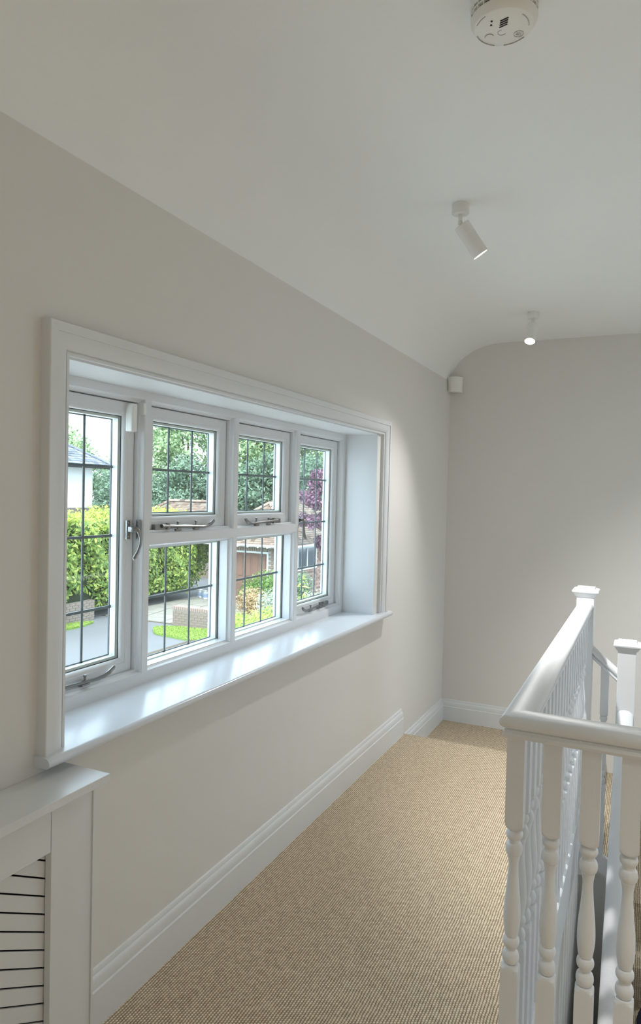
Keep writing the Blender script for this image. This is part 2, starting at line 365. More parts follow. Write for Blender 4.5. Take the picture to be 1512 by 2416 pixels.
def stay(y_hinge, y_tip, z, x=-0.195):
    d = 1 if y_tip > y_hinge else -1; L = abs(y_tip - y_hinge)
    f = lambda t, dx, dz: (x+dx, y_hinge + d*t*L, z+dz)
    b = MB()
    b.tube([f(0.10, 0, 0.004), f(0.5, 0.003, 0.0), f(0.80, 0.005, -0.004), f(0.88, 0.006, -0.002), f(0.94, 0.007, 0.005), f(0.985, 0.008, 0.015), f(1.0, 0.008, 0.020)], [0.0060, 0.0058, 0.0055, 0.006, 0.0070, 0.0065, 0.004], 10)
    for t in (0.36, 0.68):
        p = f(t, 0.001, 0); b.lathe([(0.0035, -0.012), (0.0035, 0.012), (0.0052, 0.014), (0.0048, 0.018), (0.001, 0.019)], 10, p)
        b.box(p[0]-0.012, p[0]+0.005, p[1]-0.016, p[1]+0.016, p[2]-0.014, p[2]-0.009)
    p0 = f(0.0, 0, 0); p1 = f(0.24, 0, 0)
    b.box(x-0.0165, x-0.002, min(p0[1], p1[1]), max(p0[1], p1[1]), z-0.009, z+0.010)
    b.lathe([(0.008, -0.010), (0.0085, 0.0), (0.008, 0.012), (0.002, 0.013)], 12, f(0.20, -0.002, 0.002))
    return local(b.build('casement_stay', M_chrome), win)
stay(1.30, 1.668, 0.872); stay(1.868, 2.205, 1.319); stay(2.750, 2.429, 1.319); stay(3.295, 2.971, 0.873)

def handle(ys, yk, z, d):
    b = MB()
    b.box(-0.2125, -0.207, ys-0.008, ys+0.008, z-0.032, z+0.028)
    b.box(-0.196, -0.186, yk-0.006, yk+0.006, z-0.038, z+0.030)
    for dz in (-0.024, 0.020): b.lathe([(0.0035, 0), (0.003, 0.002), (0.0005, 0.0025)], 8, (-0.207, ys, z+dz), (1, 0, 0))
    b.box(-0.207, -0.182, ys-0.005, ys+0.005, z-0.008, z+0.008)
    b.lathe([(0.0085, 0.0), (0.0085, 0.012), (0.0095, 0.017), (0.0075, 0.023), (0.001, 0.025)], 14, (-0.188, ys-0.004*d, z+0.001), (1, 0, 0))
    y0 = ys - 0.006*d
    b.tube([(-0.172, y0-0.016*d, z+0.001), (-0.167, y0-0.004*d, z+0.003), (-0.163, y0+0.005*d, z-0.006), (-0.160, y0+0.010*d, z-0.028), (-0.160, y0+0.008*d, z-0.050), (-0.162, y0-0.001*d, z-0.072), (-0.163, y0-0.014*d, z-0.088), (-0.163, y0-0.020*d, z-0.093)], [0.005, 0.0072, 0.0066, 0.0050, 0.0052, 0.0064, 0.0070, 0.004], 12)
    return local(b.build('window_handle', M_chrome), win)
handle(1.746, 1.776, 1.318, 1); handle(2.918, 2.905, 1.318, -1)

# window board and reveal lining
NOSE = [(-0.185, 0.780), (0.040, 0.780)] + [(0.040 + 0.0125*math.cos(math.radians(a)), 0.7925 + 0.0125*math.sin(math.radians(a))) for a in range(-75, 91, 15)] + [(-0.185, 0.805)]
NOSE = [(x, z if z < 0.79 else z) for x, z in NOSE]
b = MB()
b.loft([[(x, y, z) for x, z in NOSE] for y in (OY0+0.001, OY1-0.001)])
NO2 = [(x, z) if x > 0 else (0.0, z) for x, z in NOSE]
b.loft([[(x, y, z) for x, z in NO2] for y in (1.185, OY0+0.001)]); b.loft([[(x, y, z) for x, z in NO2] for y in (OY1-0.001, 3.612)])
local(b.build('window_sill', M_sill, angle=40), win)
b = MB().box(-0.182, 0.002, OY0-0.004, OY0+0.010, 0.805, OZ1); b.box(-0.182, 0.002, OY1-0.010, OY1+0.004, 0.805, OZ1); b.box(-0.182, 0.002, OY0, OY1, OZ1-0.006, OZ1+0.01)
local(b.build('reveal_lining', M_white, smooth=False), win)
# moulded architrave on three sides, standing on the sill
AP = [(0.0, 0.0), (0.0, 0.030), (0.002, 0.032), (0.024, 0.032), (0.0245, 0.0285), (0.027, 0.0285)] + [(0.027 + 0.037*math.sin(math.radians(a)), 0.0125 + 0.016*math.cos(math.radians(a))) for a in range(0, 91, 10)] + [(0.067, 0.0125), (0.067, 0.0155), (0.0745, 0.0155), (0.0745, 0.0)]
A0, A1, AZ = 1.193, 3.578, 1.846
tr = struct(empty('trim_1', (0, 2.35, 0.805)), 'white moulded architrave round the window')
def apiece(rings): return local(MB().loft(rings).build('architrave', M_white, angle=28), tr)
apiece([[(x, A0+u, 0.805) for u, x in AP], [(x, A0+u, AZ-u) for u, x in AP]])
apiece([[(x, A0+u, AZ-u) for u, x in AP], [(x, A1-u, AZ-u) for u, x in AP]])
apiece([[(x, A1-u, AZ-u) for u, x in AP], [(x, A1-u, 0.805) for u, x in AP]])
# outside: sub-sill
local(MB().box(-0.38, -0.275, OY0-0.05, OY1+0.05, 0.745, 0.79).build('outer_sill', M_white, smooth=False), win)

# added window in the unseen side wall, gives fill daylight
fill_win = struct(empty('fill_window', (XR+0.1, 3.6, 0.0)), 'unseen tall white window added in the side wall for fill light')
b = MB().box(XR+0.08, XR+0.14, 3.2, 4.0, 0.0, 0.06); b.box(XR+0.08, XR+0.14, 3.2, 4.0, 1.94, 2.0)
for yv in (3.2, 3.94): b.box(XR+0.08, XR+0.14, yv, yv+0.06, 0.06, 1.94)
local(b.build('window_frame', M_white, smooth=False), fill_win)
local(MB().box(XR+0.105, XR+0.109, 3.26, 3.94, 0.06, 1.94).build('glass_pane', M_glass, smooth=False), fill_win)

# ================================================================== BALUSTRADE
XB = 1.053; YF = 1.625; RZ = 0.900; KZ = 0.05
bal = empty('balustrade', (XB, YF, 0.0)); tag(bal, 'white painted landing balustrade with turned spindles and rounded handrail', 'balustrade')
def square_cut(a, R, z, n=32):
    out = []
    for j in range(n):
        t = 2*PI*(j + 0.0)/n + PI/4
        r = min(a/max(abs(math.cos(t)), abs(math.sin(t))), R); out.append((r*math.cos(t), r*math.sin(t), z))
    return out
def baluster_mesh(name, h, ztop, zbot):
    """square blocks at both ends, turned shaft between; origin at the foot"""
    a = 0.0198; Q = a*1.415; R = []
    R.append((Q, 0.0)); R.append((Q, zbot-0.014))
    R += [(a*1.33, zbot-0.009), (a*1.2, zbot-0.004), (a*1.06, zbot), (a*0.98, zbot+0.003)]
    def bead(z0, z1, r, neck):
        n = 12; return [(neck + (r-neck)*math.sin(PI*i/n)**0.6, z0 + (z1-z0)*i/n) for i in range(n+1)]
    z = zbot + 0.004
    R += bead(z, z+0.030, 0.0192, 0.0135); R += [(0.0120, z+0.033), (0.0120, z+0.036)]
    R += bead(z+0.038, z+0.064, 0.0190, 0.0130)
    z1 = z + 0.066; zt = ztop - 0.066
    for i in range(25):
        t = i/24; s_ = t**0.75
        # vase shape: full near the foot, slender neck under the beads
        if t < 0.22: r = 0.0148 + 0.0046*math.sin(t/0.22*PI/2)
        else: r = 0.0194 - 0.0082*(0.5-0.5*math.cos(min(1, (t-0.22)/0.68)*PI))
        if t > 0.9: r = 0.0112 + (t-0.9)/0.1*0.0035
        R.append((r, z1 + (zt-z1)*t))
    R += bead(zt+0.001, zt+0.030, 0.0195, 0.0145); R += [(0.0135, zt+0.033), (0.0135, zt+0.036)]
    R += bead(zt+0.038, zt+0.060, 0.0192, 0.0135)
    R += [(a*0.98, ztop-0.002), (a*1.06, ztop), (a*1.2, ztop+0.004), (a*1.33, ztop+0.008), (Q, ztop+0.012), (Q, h)]
    rings = [square_cut(a, r, z) for r, z in R]
    b = MB().loft(rings); me_o = b.build(name, M_spindle, angle=21)
    return me_o
first = baluster_mesh('baluster', RZ-KZ+0.006, 0.690-KZ, 0.366-KZ)
first.parent = bal
pos = [(XB + 0.0808*i, YF) for i in range(0, 16)]
NS = 21; pos += [(XB, YF + 0.0893*i) for i in range(1, NS)]
for i, (x, y) in enumerate(pos):
    o = first if i == 0 else first.copy()
    if i: col.objects.link(o); o.parent = bal
    o.location = (x-XB, y-YF, KZ-0.002)
# handrail, mitred at the corner
RP = [(-0.024, 0.0), (0.024, 0.0), (0.028, 0.003), (0.0305, 0.008), (0.0295, 0.013), (0.026, 0.016), (0.027, 0.019)] + [(0.0365*math.cos(math.radians(a)) if True else 0, 0.0375 + (0.0215 if a > 0 else 0.0185)*math.sin(math.radians(a))) for a in range(-50, 231, 14)] + [(-0.027, 0.019), (-0.026, 0.016), (-0.0295, 0.013), (-0.0305, 0.008), (-0.028, 0.003)]
# s = offset to the left of travel
rings = [[(2.45, YF + s, RZ+h) for s, h in RP]]
rings += [[(XB + s, YF + s, RZ+h) for s, h in RP]]
rings += [[(XB + s, 3.505, RZ+h) for s, h in RP]]
local(MB().loft(rings).build('handrail', M_spindle, angle=32), bal)
# kerb under the spindles with a small fascia into the stairwell
KP = [(-0.026, -0.001), (-0.026, 0.046), (-0.022, 0.05), (0.019, 0.05), (0.024, 0.046), (0.024, -0.155), (0.010, -0.155), (0.010, -0.001)]
KP = [(s, h) for s, h in KP]
rings = [[(2.45, YF + s, h) for s, h in KP], [(XB + s, YF + s, h) for s, h in KP], [(XB + s, 3.505, h) for s, h in KP]]
local(MB().loft(rings).build('base_rail', M_white, angle=30), bal)
def newel(x, y, z0, ztop, parent):
    b = MB().box(x-0.0395, x+0.0395, y-0.0395, y+0.0395, z0, ztop)
    n = local(b.build('newel_post', M_white, smooth=False, bevel=0.003), parent)
    c = MB(); pr = [(0.0400, ztop-0.004), (0.0420, ztop), (0.0470, ztop+0.004), (0.0510, ztop+0.012), (0.0510, ztop+0.014), (0.0590, ztop+0.020), (0.0600, ztop+0.026), (0.0580, ztop+0.030), (0.0420, ztop+0.036), (0.0400, ztop+0.042), (0.0005, ztop+0.047)]
    c.loft([[(x-h, y-h, z), (x+h, y-h, z), (x+h, y+h, z), (x-h, y+h, z)] for h, z in pr])
    k = c.build('newel_cap', M_white, angle=25); k.parent = n; k.matrix_parent_inverse = Matrix.Identity(4)
    return n
newel(XB, 3.545, -0.36, 0.985, bal)
# stair balustrade beyond: lower newel, short raking rail, raking rail of the flight
sb = empty('stair_balustrade', (1.243, 3.545, -0.5)); tag(sb, 'white raking stair handrail with lower square newel beyond the landing balustrade', 'balustrade')
newel(1.243, 3.545, -0.56, 0.745, sb)
rk = [[(1.090 + 0.115*t, 3.545 + s, 0.690 - 0.100*t + h) for s, h in RP] for t in (0, 1)]
local(MB().loft(rk).build('handrail', M_spindle, angle=32), sb)
o = first.copy(); col.objects.link(o); o.parent = sb; o.location = (1.150-1.243, 0.0, -0.248+0.5); o.scale = (0.9, 0.9, 1.045)
local(MB().loft([[(x, 3.565, z) for x, z in ((1.093, -0.20), (1.203, -0.285), (1.203, -0.36), (1.093, -0.30))], [(x, 3.525, z) for x, z in ((1.093, -0.20), (1.203, -0.285), (1.203, -0.36), (1.093, -0.30))]]).build('base_rail', M_white, smooth=False), sb)
rk = [[(1.243 + s, 3.51 - 1.95*t, 0.395 - 1.95*0.93*t + h*1.3) for s, h in RP] for t in (0, 1)]
local(MB().loft(rk).build('handrail', M_spindle, angle=32), sb)
rb = MB()
for i in range(18):
    y = 3.42 - 0.105*i; zt = 0.395 - (3.51-y)*0.93; 
    o = first.copy(); col.objects.link(o); o.parent = sb; o.location = (1.224-1.243, y-3.545, zt-0.845+0.5); o.scale = (0.8, 0.8, 1.0)

# ================================================================== RADIATOR COVER
rc = empty('radiator_cover', (0.07, 0.75, 0.0)); tag(rc, 'white louvred radiator cabinet standing against the wall under the window corner', 'radiator cover')
RY0, RY1, RX, RT = 0.20, 1.245, 0.130, 0.757
local(MB().box(0.0, 0.150, RY0-0.03, 1.283, RT-0.020, RT).build('top_board', M_white, smooth=False, bevel=0.0015), rc)
local(MB().box(RX-0.018, RX, 1.121, RY1, 0.0, RT-0.020).build('stile', M_white, smooth=False, bevel=0.001), rc)
local(MB().box(RX-0.018, RX, RY0, 0.32, 0.0, RT-0.020).build('stile', M_white, smooth=False, bevel=0.001), rc)
local(MB().box(RX-0.018, RX-0.0005, 0.32, 1.1195, 0.634, RT-0.020).build('rail', M_white, smooth=False, bevel=0.001), rc)
local(MB().box(RX-0.018, RX-0.0005, 0.32, 1.1195, 0.0, 0.10).build('rail', M_white, smooth=False, bevel=0.001), rc)
local(MB().box(0.0, RX-0.018, 1.222, RY1-0.002, 0.0, RT-0.020).build('side_panel', M_white, smooth=False), rc)
local(MB().box(0.0, RX-0.018, RY0+0.002, RY0+0.02, 0.0, RT-0.020).build('side_panel', M_white, smooth=False), rc)
local(MB().box(RX-0.004, RX+0.004, RY1, RY1+0.006, 0.0, RT-0.020).build('corner_bead', M_white, smooth=False), rc)
local(MB().box(0.001, 0.010, RY0+0.03, 1.21, 0.02, RT-0.03).build('back_shade_sheet', M_dark, smooth=False), rc)  # black sheet stands in for the shade behind the slats
def clip_rect(poly, y0, y1, z0, z1):
    for ax_, lim, sg in ((0, y0, 1), (0, y1, -1), (1, z0, 1), (1, z1, -1)):
        out = []
        for i in range(len(poly)):
            p, q = poly[i], poly[(i+1) % len(poly)]; a, e = sg*(p[ax_]-lim), sg*(q[ax_]-lim)
            if a >= 0: out.append(p)
            if (a < 0) != (e < 0): k = a/(a-e); out.append((p[0]+(q[0]-p[0])*k, p[1]+(q[1]-p[1])*k))
        poly = out
        if len(poly) < 3: return []
    return poly
for i in range(-10, 15):                                   # diagonal louvre slats with narrow dark gaps
    z = 0.091 + 0.0410*i
    pl = clip_rect([(0.30, z+0.58*0.80), (1.14, z-0.58*0.04), (1.14, z-0.58*0.04+0.0365), (0.30, z+0.58*0.80+0.0365)], 0.315, 1.135, 0.095, 0.64)
    if pl: local(MB().loft([[(x, y, zz) for y, zz in pl] for x in (0.103, 0.109)]).build('slat', M_white, smooth=False), rc)

# ================================================================== CEILING FITTINGS
def spot(name, x, y, axis, L, label, r=0.030, power=LAMP):
    t = empty(name, (x, y, CEIL)); tag(t, label, 'spotlight', 'ceiling spotlights')
    A = Vector(axis).normalized(); T = Matrix.Translation(t.location).inverted()
    def pt(o): o.parent = t; o.matrix_parent_inverse = T; return o
    pt(MB().lathe([(0.030, 0.0), (0.0315, -0.002), (0.0315, -0.034), (0.0295, -0.037), (0.004, -0.0375)], 32, (x, y, CEIL)).build('ceiling_rose', M_lampw))
    k = Vector((x, y, CEIL-0.068))
    pt(MB().tube([(x, y, CEIL-0.036), (x, y, CEIL-0.062)], 0.0075, 16).lathe([(0.001, -0.009), (0.006, -0.007), (0.0085, 0.0), (0.006, 0.007), (0.001, 0.009)], 14, k, (0, 1, 0)).build('swivel_stem', M_lampw))
    p0 = k + A*0.008
    body = pt(MB().lathe([(0.004, 0.0), (r-0.002, 0.0), (r, 0.002), (r, L), (r-0.0025, L), (r-0.0025, L-0.012), (0.004, L-0.013)], 36, p0, A).build('lamp_barrel', M_lampw))
    lens = MB().lathe([(0.002, L-0.0115), (r-0.003, L-0.0115), (r-0.004, L-0.003), (r-0.010, L-0.0015), (0.001, L-0.001)], 28, p0, A).build('lamp_lens', M_lens)
    lens.parent = body; lens.matrix_parent_inverse = Matrix.Identity(4)
    ld = bpy.data.lights.new(name + '_beam', 'SPOT'); ld.energy = power; ld.spot_size = math.radians(100); ld.spot_blend = 0.8; ld.color = (1.0, 0.985, 0.955); ld.shadow_soft_size = 0.025
    lo = bpy.data.objects.new(name + '_beam', ld); col.objects.link(lo); lo.parent = body; lo.matrix_parent_inverse = Matrix.Translation(t.location).inverted() @ Matrix.Identity(4)
    lo.matrix_parent_inverse = Matrix.Identity(4); lo.location = p0 + A*(L+0.012); lo.rotation_euler = A.to_track_quat('-Z', 'Y').to_euler()
    return t
spot('ceiling_spotlight', 0.651, 2.522, (0.50, 0.33, -0.80), 0.128, 'white cylinder ceiling spotlight tilted right, nearer the smoke alarm')
spot('ceiling_spotlight', 0.674, 4.139, (-0.05, -0.45, -0.89), 0.115, 'glowing ceiling spotlight aimed at the viewer, near the end wall', power=20)

spot('ceiling_spotlight', 1.75, 0.95, (0.25, -0.10, -0.95), 0.120, 'unseen cylinder ceiling spotlight added as fill over the near end of the landing', power=26)  # added out of view to fill the landing with light
spot('ceiling_spotlight', 1.75, -0.85, (0.25, 0.10, -0.95), 0.120, 'unseen cylinder ceiling spotlight added as fill by the back wall of the landing', power=48)  # second added fill lamp, behind the camera

sa = empty('smoke_alarm', (0.994, 1.520, CEIL)); tag(sa, 'round white smoke alarm on the ceiling with black sounder slots', 'smoke alarm')
c = (0.994, 1.520, CEIL)
local(MB().lathe([(0.0705, 0.0), (0.0715, -0.003), (0.0715, -0.026), (0.068, -0.028), (0.001, -0.028)], 56, c).build('base_ring', M_plastic), sa)
local(MB().lathe([(0.064, -0.028), (0.064, -0.0445), (0.001, -0.0445)], 48, c).build('vent_gap', M_dark), sa)
cover = local(MB().lathe([(0.069, -0.0445), (0.0705, -0.046), (0.0695, -0.052), (0.063, -0.062), (0.060, -0.0635), (0.001, -0.0645)], 56, c).build('cover', M_plastic), sa)
local(MB().lathe([(0.0660, -0.0345), (0.0707, -0.035), (0.0707, -0.0385), (0.0660, -0.039)], 56, c).build('vent_ring', M_plastic), sa)
ribs = MB()
for i in range(28):
    a = 2*PI*i/28; X = Vector((math.cos(a), math.sin(a), 0)); Y = Vector((-math.sin(a), math.cos(a), 0)); C0 = Vector(c)
    for z0, z1 in ((-0.045, -0.0275),):
        ribs.loft([[C0 + X*r + Y*s + Vector((0, 0, z)) for r, s in ((0.063, -0.0012), (0.0702, -0.0012), (0.0702, 0.0012), (0.063, 0.0012))] for z in (z0, z1)])
local(ribs.build('vent_rib', M_plastic, smooth=False), sa)
def on_cover(b, name, material):
    o = b.build(name, material, smooth=False); o.parent = cover; o.matrix_parent_inverse = Matrix.Identity(4); return o
# directions on the cover as seen in the picture: R = right, D = towards the viewer's bottom edge (away, +y)
Rv = Vector((0.90, 0.43, 0)); Dv = Vector((-0.43, 0.90, 0)); ZC = CEIL - 0.0646
def cpt(u, v, z=0): return Vector((c[0], c[1], ZC + z)) + Rv*u + Dv*v
def cbar(u0, v0, u1, v1, wd, name, material, dz=0.0006):
    p, q = Vector((u0, v0)), Vector((u1, v1)); t = (q-p).normalized(); n = Vector((-t.y, t.x))*wd/2
    on_cover(MB().loft([[cpt(*(p+n), z), cpt(*(q+n), z), cpt(*(q-n), z), cpt(*(p-n), z)] for z in (0.0008, -dz)]), name, material)
for i in range(4): cbar(-0.013+0.001*i, -0.022+0.009*i*0.75, 0.001+0.001*i, -0.034+0.009*i*0.75, 0.003, 'sounder_slot', M_dark)
for u, v in ((-0.031, -0.020), (-0.029, -0.008)):
    on_cover(MB().lathe([(0.0024, -0.0004), (0.0024, 0.0006), (0.0002, 0.0007)], 14, cpt(u, v)), 'indicator_hole', M_dark)
on_cover(MB().lathe([(0.0085, -0.0012), (0.0085, 0.0004)], 24, cpt(-0.024, 0.029)), 'test_button', M_plastic)
def ringm(u, v, r, wd, name, a0=0, a1=360):
    n = 24; b = MB(); pts = []
    b.loft([[cpt(u + (r+dr)*math.cos(math.radians(a0+(a1-a0)*i/n)), v + (r+dr)*math.sin(math.radians(a0+(a1-a0)*i/n)), z) for dr, z in ((-wd/2, 0.0008), (wd/2, 0.0008), (wd/2, -0.0004), (-wd/2, -0.0004))] for i in range(n+1)], caps=True)
    on_cover(b, name, M_grey)
ringm(-0.024, 0.029, 0.0092, 0.0012, 'button_rim', 150, 330); ringm(0.000, 0.014, 0.0088, 0.0009, 'moulded_mark', 20, 250)
ringm(0.037, 0.017, 0.0100, 0.0007, 'printed_mark'); cbar(0.034, 0.013, 0.034, 0.021, 0.0012, 'printed_mark', M_grey); cbar(0.0375, 0.012, 0.0375, 0.022, 0.0010, 'printed_mark', M_grey); cbar(0.031, 0.018, 0.036, 0.020, 0.0012, 'printed_mark', M_grey)
cbar(0.041, 0.012, 0.041, 0.022, 0.0008, 'printed_mark', M_grey)
ringm(0, 0, 0.052, 0.0016, 'embossed_text_arc', -58, -12); ringm(0, 0, 0.0585, 0.0016, 'rim_groove', 28, 75); ringm(0, 0, 0.0585, 0.0016, 'rim_groove', 95, 150); ringm(0, 0, 0.0585, 0.0016, 'rim_groove', 185, 215)

# corner motion sensor
ps = empty('motion_sensor', (0.055, 4.83, 2.235)); tag(ps, 'white motion sensor box mounted high in the room corner', 'motion sensor')
ax = Vector((0.75, -0.66, 0)).normalized(); sx_ = Vector((0.66, 0.75, 0)).normalized(); P0 = Vector((0.062, 4.815, 2.235))
bk = MB(); bk.loft([[P0 + sx_*s + ax*d + Vector((0, 0, z)) for s, d in [(-0.05, -0.040), (0.05, -0.040), (0.055, -0.012), (-0.055, -0.012)]] for z in (-0.050, 0.050)])
local(bk.build('back_box', M_plastic, smooth=False, bevel=0.004), ps)
fr = MB(); fr.loft([[P0 + sx_*(0.052*math.sin(math.radians(a))) + ax*(-0.010 + 0.040*math.cos(math.radians(a))) + Vector((0, 0, z)) for a in range(-90, 91, 12)] for z in (-0.054, -0.050, 0.048, 0.052)])
local(fr.build('lens_front', M_plastic, angle=40), ps)

# contact alarm on the first casement
ca = empty('window_alarm_contact', (-0.205, 1.752, 1.64)); tag(ca, 'small white alarm contact on the top corner of the left casement', 'alarm sensor')
local(MB().box(-0.212, -0.186, 1.730, 1.757, 1.632, 1.722).build('sensor_body', M_plastic, smooth=False, bevel=0.004), ca)
local(MB().box(-0.186, -0.1835, 1.736, 1.746, 1.640, 1.712).build('sensor_ridge', M_plastic, smooth=False), ca)
local(MB().box(-0.200, -0.178, 1.778, 1.792, 1.690, 1.728).build('magnet', M_plastic, smooth=False, bevel=0.003), ca)

# dark blue garment left on a stair, at the corner of the picture
b = MB(); gx, gy, gz = 1.505, 3.335, -0.888; rings = []
for i in range(11):
    t = i/10; ph = t*PI/2; rr = math.cos(ph)**0.45 if i < 10 else 0.02
    rings.append([(gx + 0.165*rr*(1+0.06*math.sin(3*a+3*t))*math.copysign(abs(math.cos(a))**0.6, math.cos(a)), gy + 0.105*rr*(1+0.06*math.sin(4*a+2*t))*math.copysign(abs(math.sin(a))**0.6, math.sin(a)), gz + 0.13*math.sin(ph)*(1+0.10*math.sin(2*a))) for a in [2*PI*j/24 for j in range(24)]])
gm = b.loft(rings).build('folded_garment', M_navy, angle=80)
tag(gm, 'dark blue folded garment on the carpeted stairs at the lower right corner', 'garment')

# ================================================================== OUTSIDE
G = -2.6
struct(MB().box(-60, -0.30, -12, 60, G-0.3, G).build('driveway', M_tarmac, smooth=False), 'grey tarmac drive outside the window')
struct(MB().box(-9.0, -0.30, -10, 9.5, G, G+0.02).build('bounce_ground', M_bounce, smooth=False), 'unseen pale ground added under the window to bounce light up')  # unseen reflector added to throw daylight up to the ceiling
struct(MB().box(XR+0.2, 40, -12, 40, G-0.3, G).build('sky_block_ground', M_flag, smooth=False), 'unseen ground added on the far side of the house to block sky from below')  # added out of view to keep sky light from entering from below
# crazy paving between hedge and low wall
pv = struct(empty('paved_path', (-12.6, 18.5, G)), 'pale crazy paving leading to the garage')
local(MB().box(-14.2, -9.2, 16.7, 21.6, G, G+0.008).build('paving_bed', M_soil, smooth=False), pv)
nx, ny = 9, 9
P = [[(-14.1 + 4.8*i/nx + (random.uniform(-.17, .17) if 0 < i < nx else 0), 16.75 + 4.75*j/ny + (random.uniform(-.17, .17) if 0 < j < ny else 0)) for j in range(ny+1)] for i in range(nx+1)]
for i in range(nx):
    for j in range(ny):
        q = [Vector((*P[a][b_], 0)) for a, b_ in ((i, j), (i+1, j), (i+1, j+1), (i, j+1))]; ce = sum(q, Vector())/4
        q = [ce + (p-ce)*0.955 for p in q]; h = G + random.uniform(0.020, 0.030)
        local(MB().loft([[(p.x, p.y, G+0.005) for p in q], [(p.x, p.y, h) for p in q]]).build('flagstone', M_flag, smooth=False), pv)

def leaves(name, pts, nrm, size, material, parent, jitter=0.6, aspect=0.45, droop=0.0):
    """pointed folded leaf quads at pts"""
    n = len(pts); nrm = nrm + rng.normal(0, jitter, (n, 3)); nrm /= np.linalg.norm(nrm, axis=1)[:, None] + 1e-9
    r = rng.normal(0, 1, (n, 3)); r[:, 2] -= droop; t = r - nrm*np.sum(r*nrm, axis=1)[:, None]; t /= np.linalg.norm(t, axis=1)[:, None] + 1e-9
    s = np.cross(nrm, t); L = size*rng.uniform(0.65, 1.3, n)[:, None]
    v = np.stack([pts - t*L*0.5, pts + s*L*aspect*0.5 + nrm*L*0.07, pts + t*L*0.5, pts - s*L*aspect*0.5 + nrm*L*0.07], 1).reshape(-1, 3)
    f = np.arange(n*4).reshape(n, 4)
    tint = np.repeat(np.clip(rng.beta(2.2, 2.2, n), 0, 1), 4)
    o = np_mesh(name, v, f, material, parent, tint); o['kind'] = 'stuff'; return o
def sphere_dirs(n):
    d = rng.normal(0, 1, (n, 3)); return d / np.linalg.norm(d, axis=1)[:, None]
def clump_pts(c, r, n, shell=0.55):
    d = sphere_dirs(n); k = rng.uniform(shell, 1.0, n)[:, None]; return np.array(c) + d*k*np.array(r), d

# laurel hedge
hd = empty('laurel_hedge', (-15.0, 18.0, G)); tag(hd, 'tall glossy green laurel hedge beside the tarmac drive', 'hedge')
HX, HY0, HY1, HT = -13.95, 12.2, 22.2, 0.40
core = MB().box(HX-2.2, HX-0.30, HY0, HY1-1.3, G+0.35, HT-0.2); core.box(HX-2.2, HX-0.30, HY1-1.3, HY1-0.40, G+1.2, HT-0.2); local(core.build('branch_mass', M_core, smooth=False), hd)
n = 15000
y = rng.uniform(HY0, HY1, n); z = G + 0.22 + (HT-G-0.22)*rng.uniform(0, 1, n)
bul = 0.22*np.sin(y*2.1)*np.cos(z*1.9) + 0.13*np.sin(y*5.3+z*3.1)
z_low = G + np.where(y < 16.25, 0.62, 0.30) + 0.25*np.sin(y*1.7)**2 + 1.0*np.clip((y-HY1+1.1)/1.1, 0, 1)**1.5; keep = z > z_low
x = HX + bul + rng.uniform(-0.35, 0.08, n)
p = np.stack([x, y, z], 1)[keep]; leaves('foliage', p, np.tile([1.0, -0.25, 0.55], (len(p), 1)), 0.17, M_laurel, hd, 0.45, 0.42, 0.5)
n = 9000
x = rng.uniform(HX-2.2, HX+0.1, n); y = rng.uniform(HY0, HY1, n); z = HT + 0.20*np.sin(y*1.3+x)*np.cos(x*2.0) + np.abs(rng.normal(0, 0.13, n)) - 0.08
p = np.stack([x, y, z], 1); leaves('young_shoots', p, np.tile([0.4, -0.3, 0.8], (n, 1)), 0.15, M_laurel_top, hd, 0.6, 0.4)
n = 3200
x = rng.uniform(HX-2.0, HX+0.05, n); z = rng.uniform(G+0.35, HT, n); y = HY1 + 0.22*np.sin(z*3.1) + rng.uniform(-0.45, 0.15, n) - 0.9*np.clip((G+1.5-z)/1.2, 0, 1) - 0.15*np.clip((z-HT+0.6)/0.6, 0, 1)
p = np.stack([x, y, z], 1); leaves('foliage', p, np.tile([0.4, 0.9, 0.4], (n, 1)), 0.17, M_laurel, hd, 0.5, 0.42, 0.5)

# brick building helper: every brick its own piece
BR = None
def brick_run(parent, origin, u, n_out, length, courses, material, z0, skip=None):
    """bricks laid in stretcher bond along u from origin, faces towards n_out"""
    global BR
    if BR is None:
        BR = MB().box(-0.105, 0.105, -0.05, 0.05, 0.0, 0.065).build('brick', M_wallbrick, smooth=False); first_ = True
        BR_used[0] = False
    ang = math.atan2(u[1], u[0])
    for k in range(courses):
        off = 0.1125*(k % 2); s = -off
        while s < length - 0.06:
            a, e = max(s, 0), min(s+0.215, length)
            if e - a > 0.06 and not (skip and skip((a+e)/2, z0+0.075*k+0.03)):
                if BR_used[0]: o = BR.copy(); col.objects.link(o)
                else: o = BR; BR_used[0] = True
                cxy = Vector((origin[0], origin[1])) + Vector(u)*((a+e)/2) - Vector(n_out)*(0.05 - random.uniform(0, 0.006))
                o.parent = parent; o.location = (cxy.x - parent.location.x, cxy.y - parent.location.y, z0 + 0.075*k - parent.location.z)
                o.rotation_euler = (0, 0, ang); o.scale = ((e-a)/0.215, 1, 1)
            s += 0.225
BR_used = [False]

# low brick wall beside the lawn
lw = empty('low_brick_wall', (-10.6, 16.7, G)); tag(lw, 'low weathered brick garden wall behind the grass patch', 'garden wall')
local(MB().box(-11.34, -9.31, 16.61, 16.84, G, G+0.52).build('mortar', M_mortar, smooth=False), lw)
brick_run(lw, (-11.35, 16.60), (1, 0), (0, -1), 2.05, 6, M_wallbrick, G+0.01)
brick_run(lw, (-11.35, 16.83), (0, -1), (-1, 0), 0.22, 6, M_wallbrick, G+0.01)
cop = None
for i in range(27):
    x = -11.36 + 0.076*i; 
    if cop is None: cop = MB().box(-0.033, 0.033, -0.125, 0.125, 0, 0.11).build('coping_brick', M_copingbrick, smooth=False, bevel=0.008); o = cop
    else: o = cop.copy(); col.objects.link(o)
    o.parent = lw; o.location = (x+0.033+10.6, 16.715-16.7, 0.475 + random.uniform(-.006, .006))

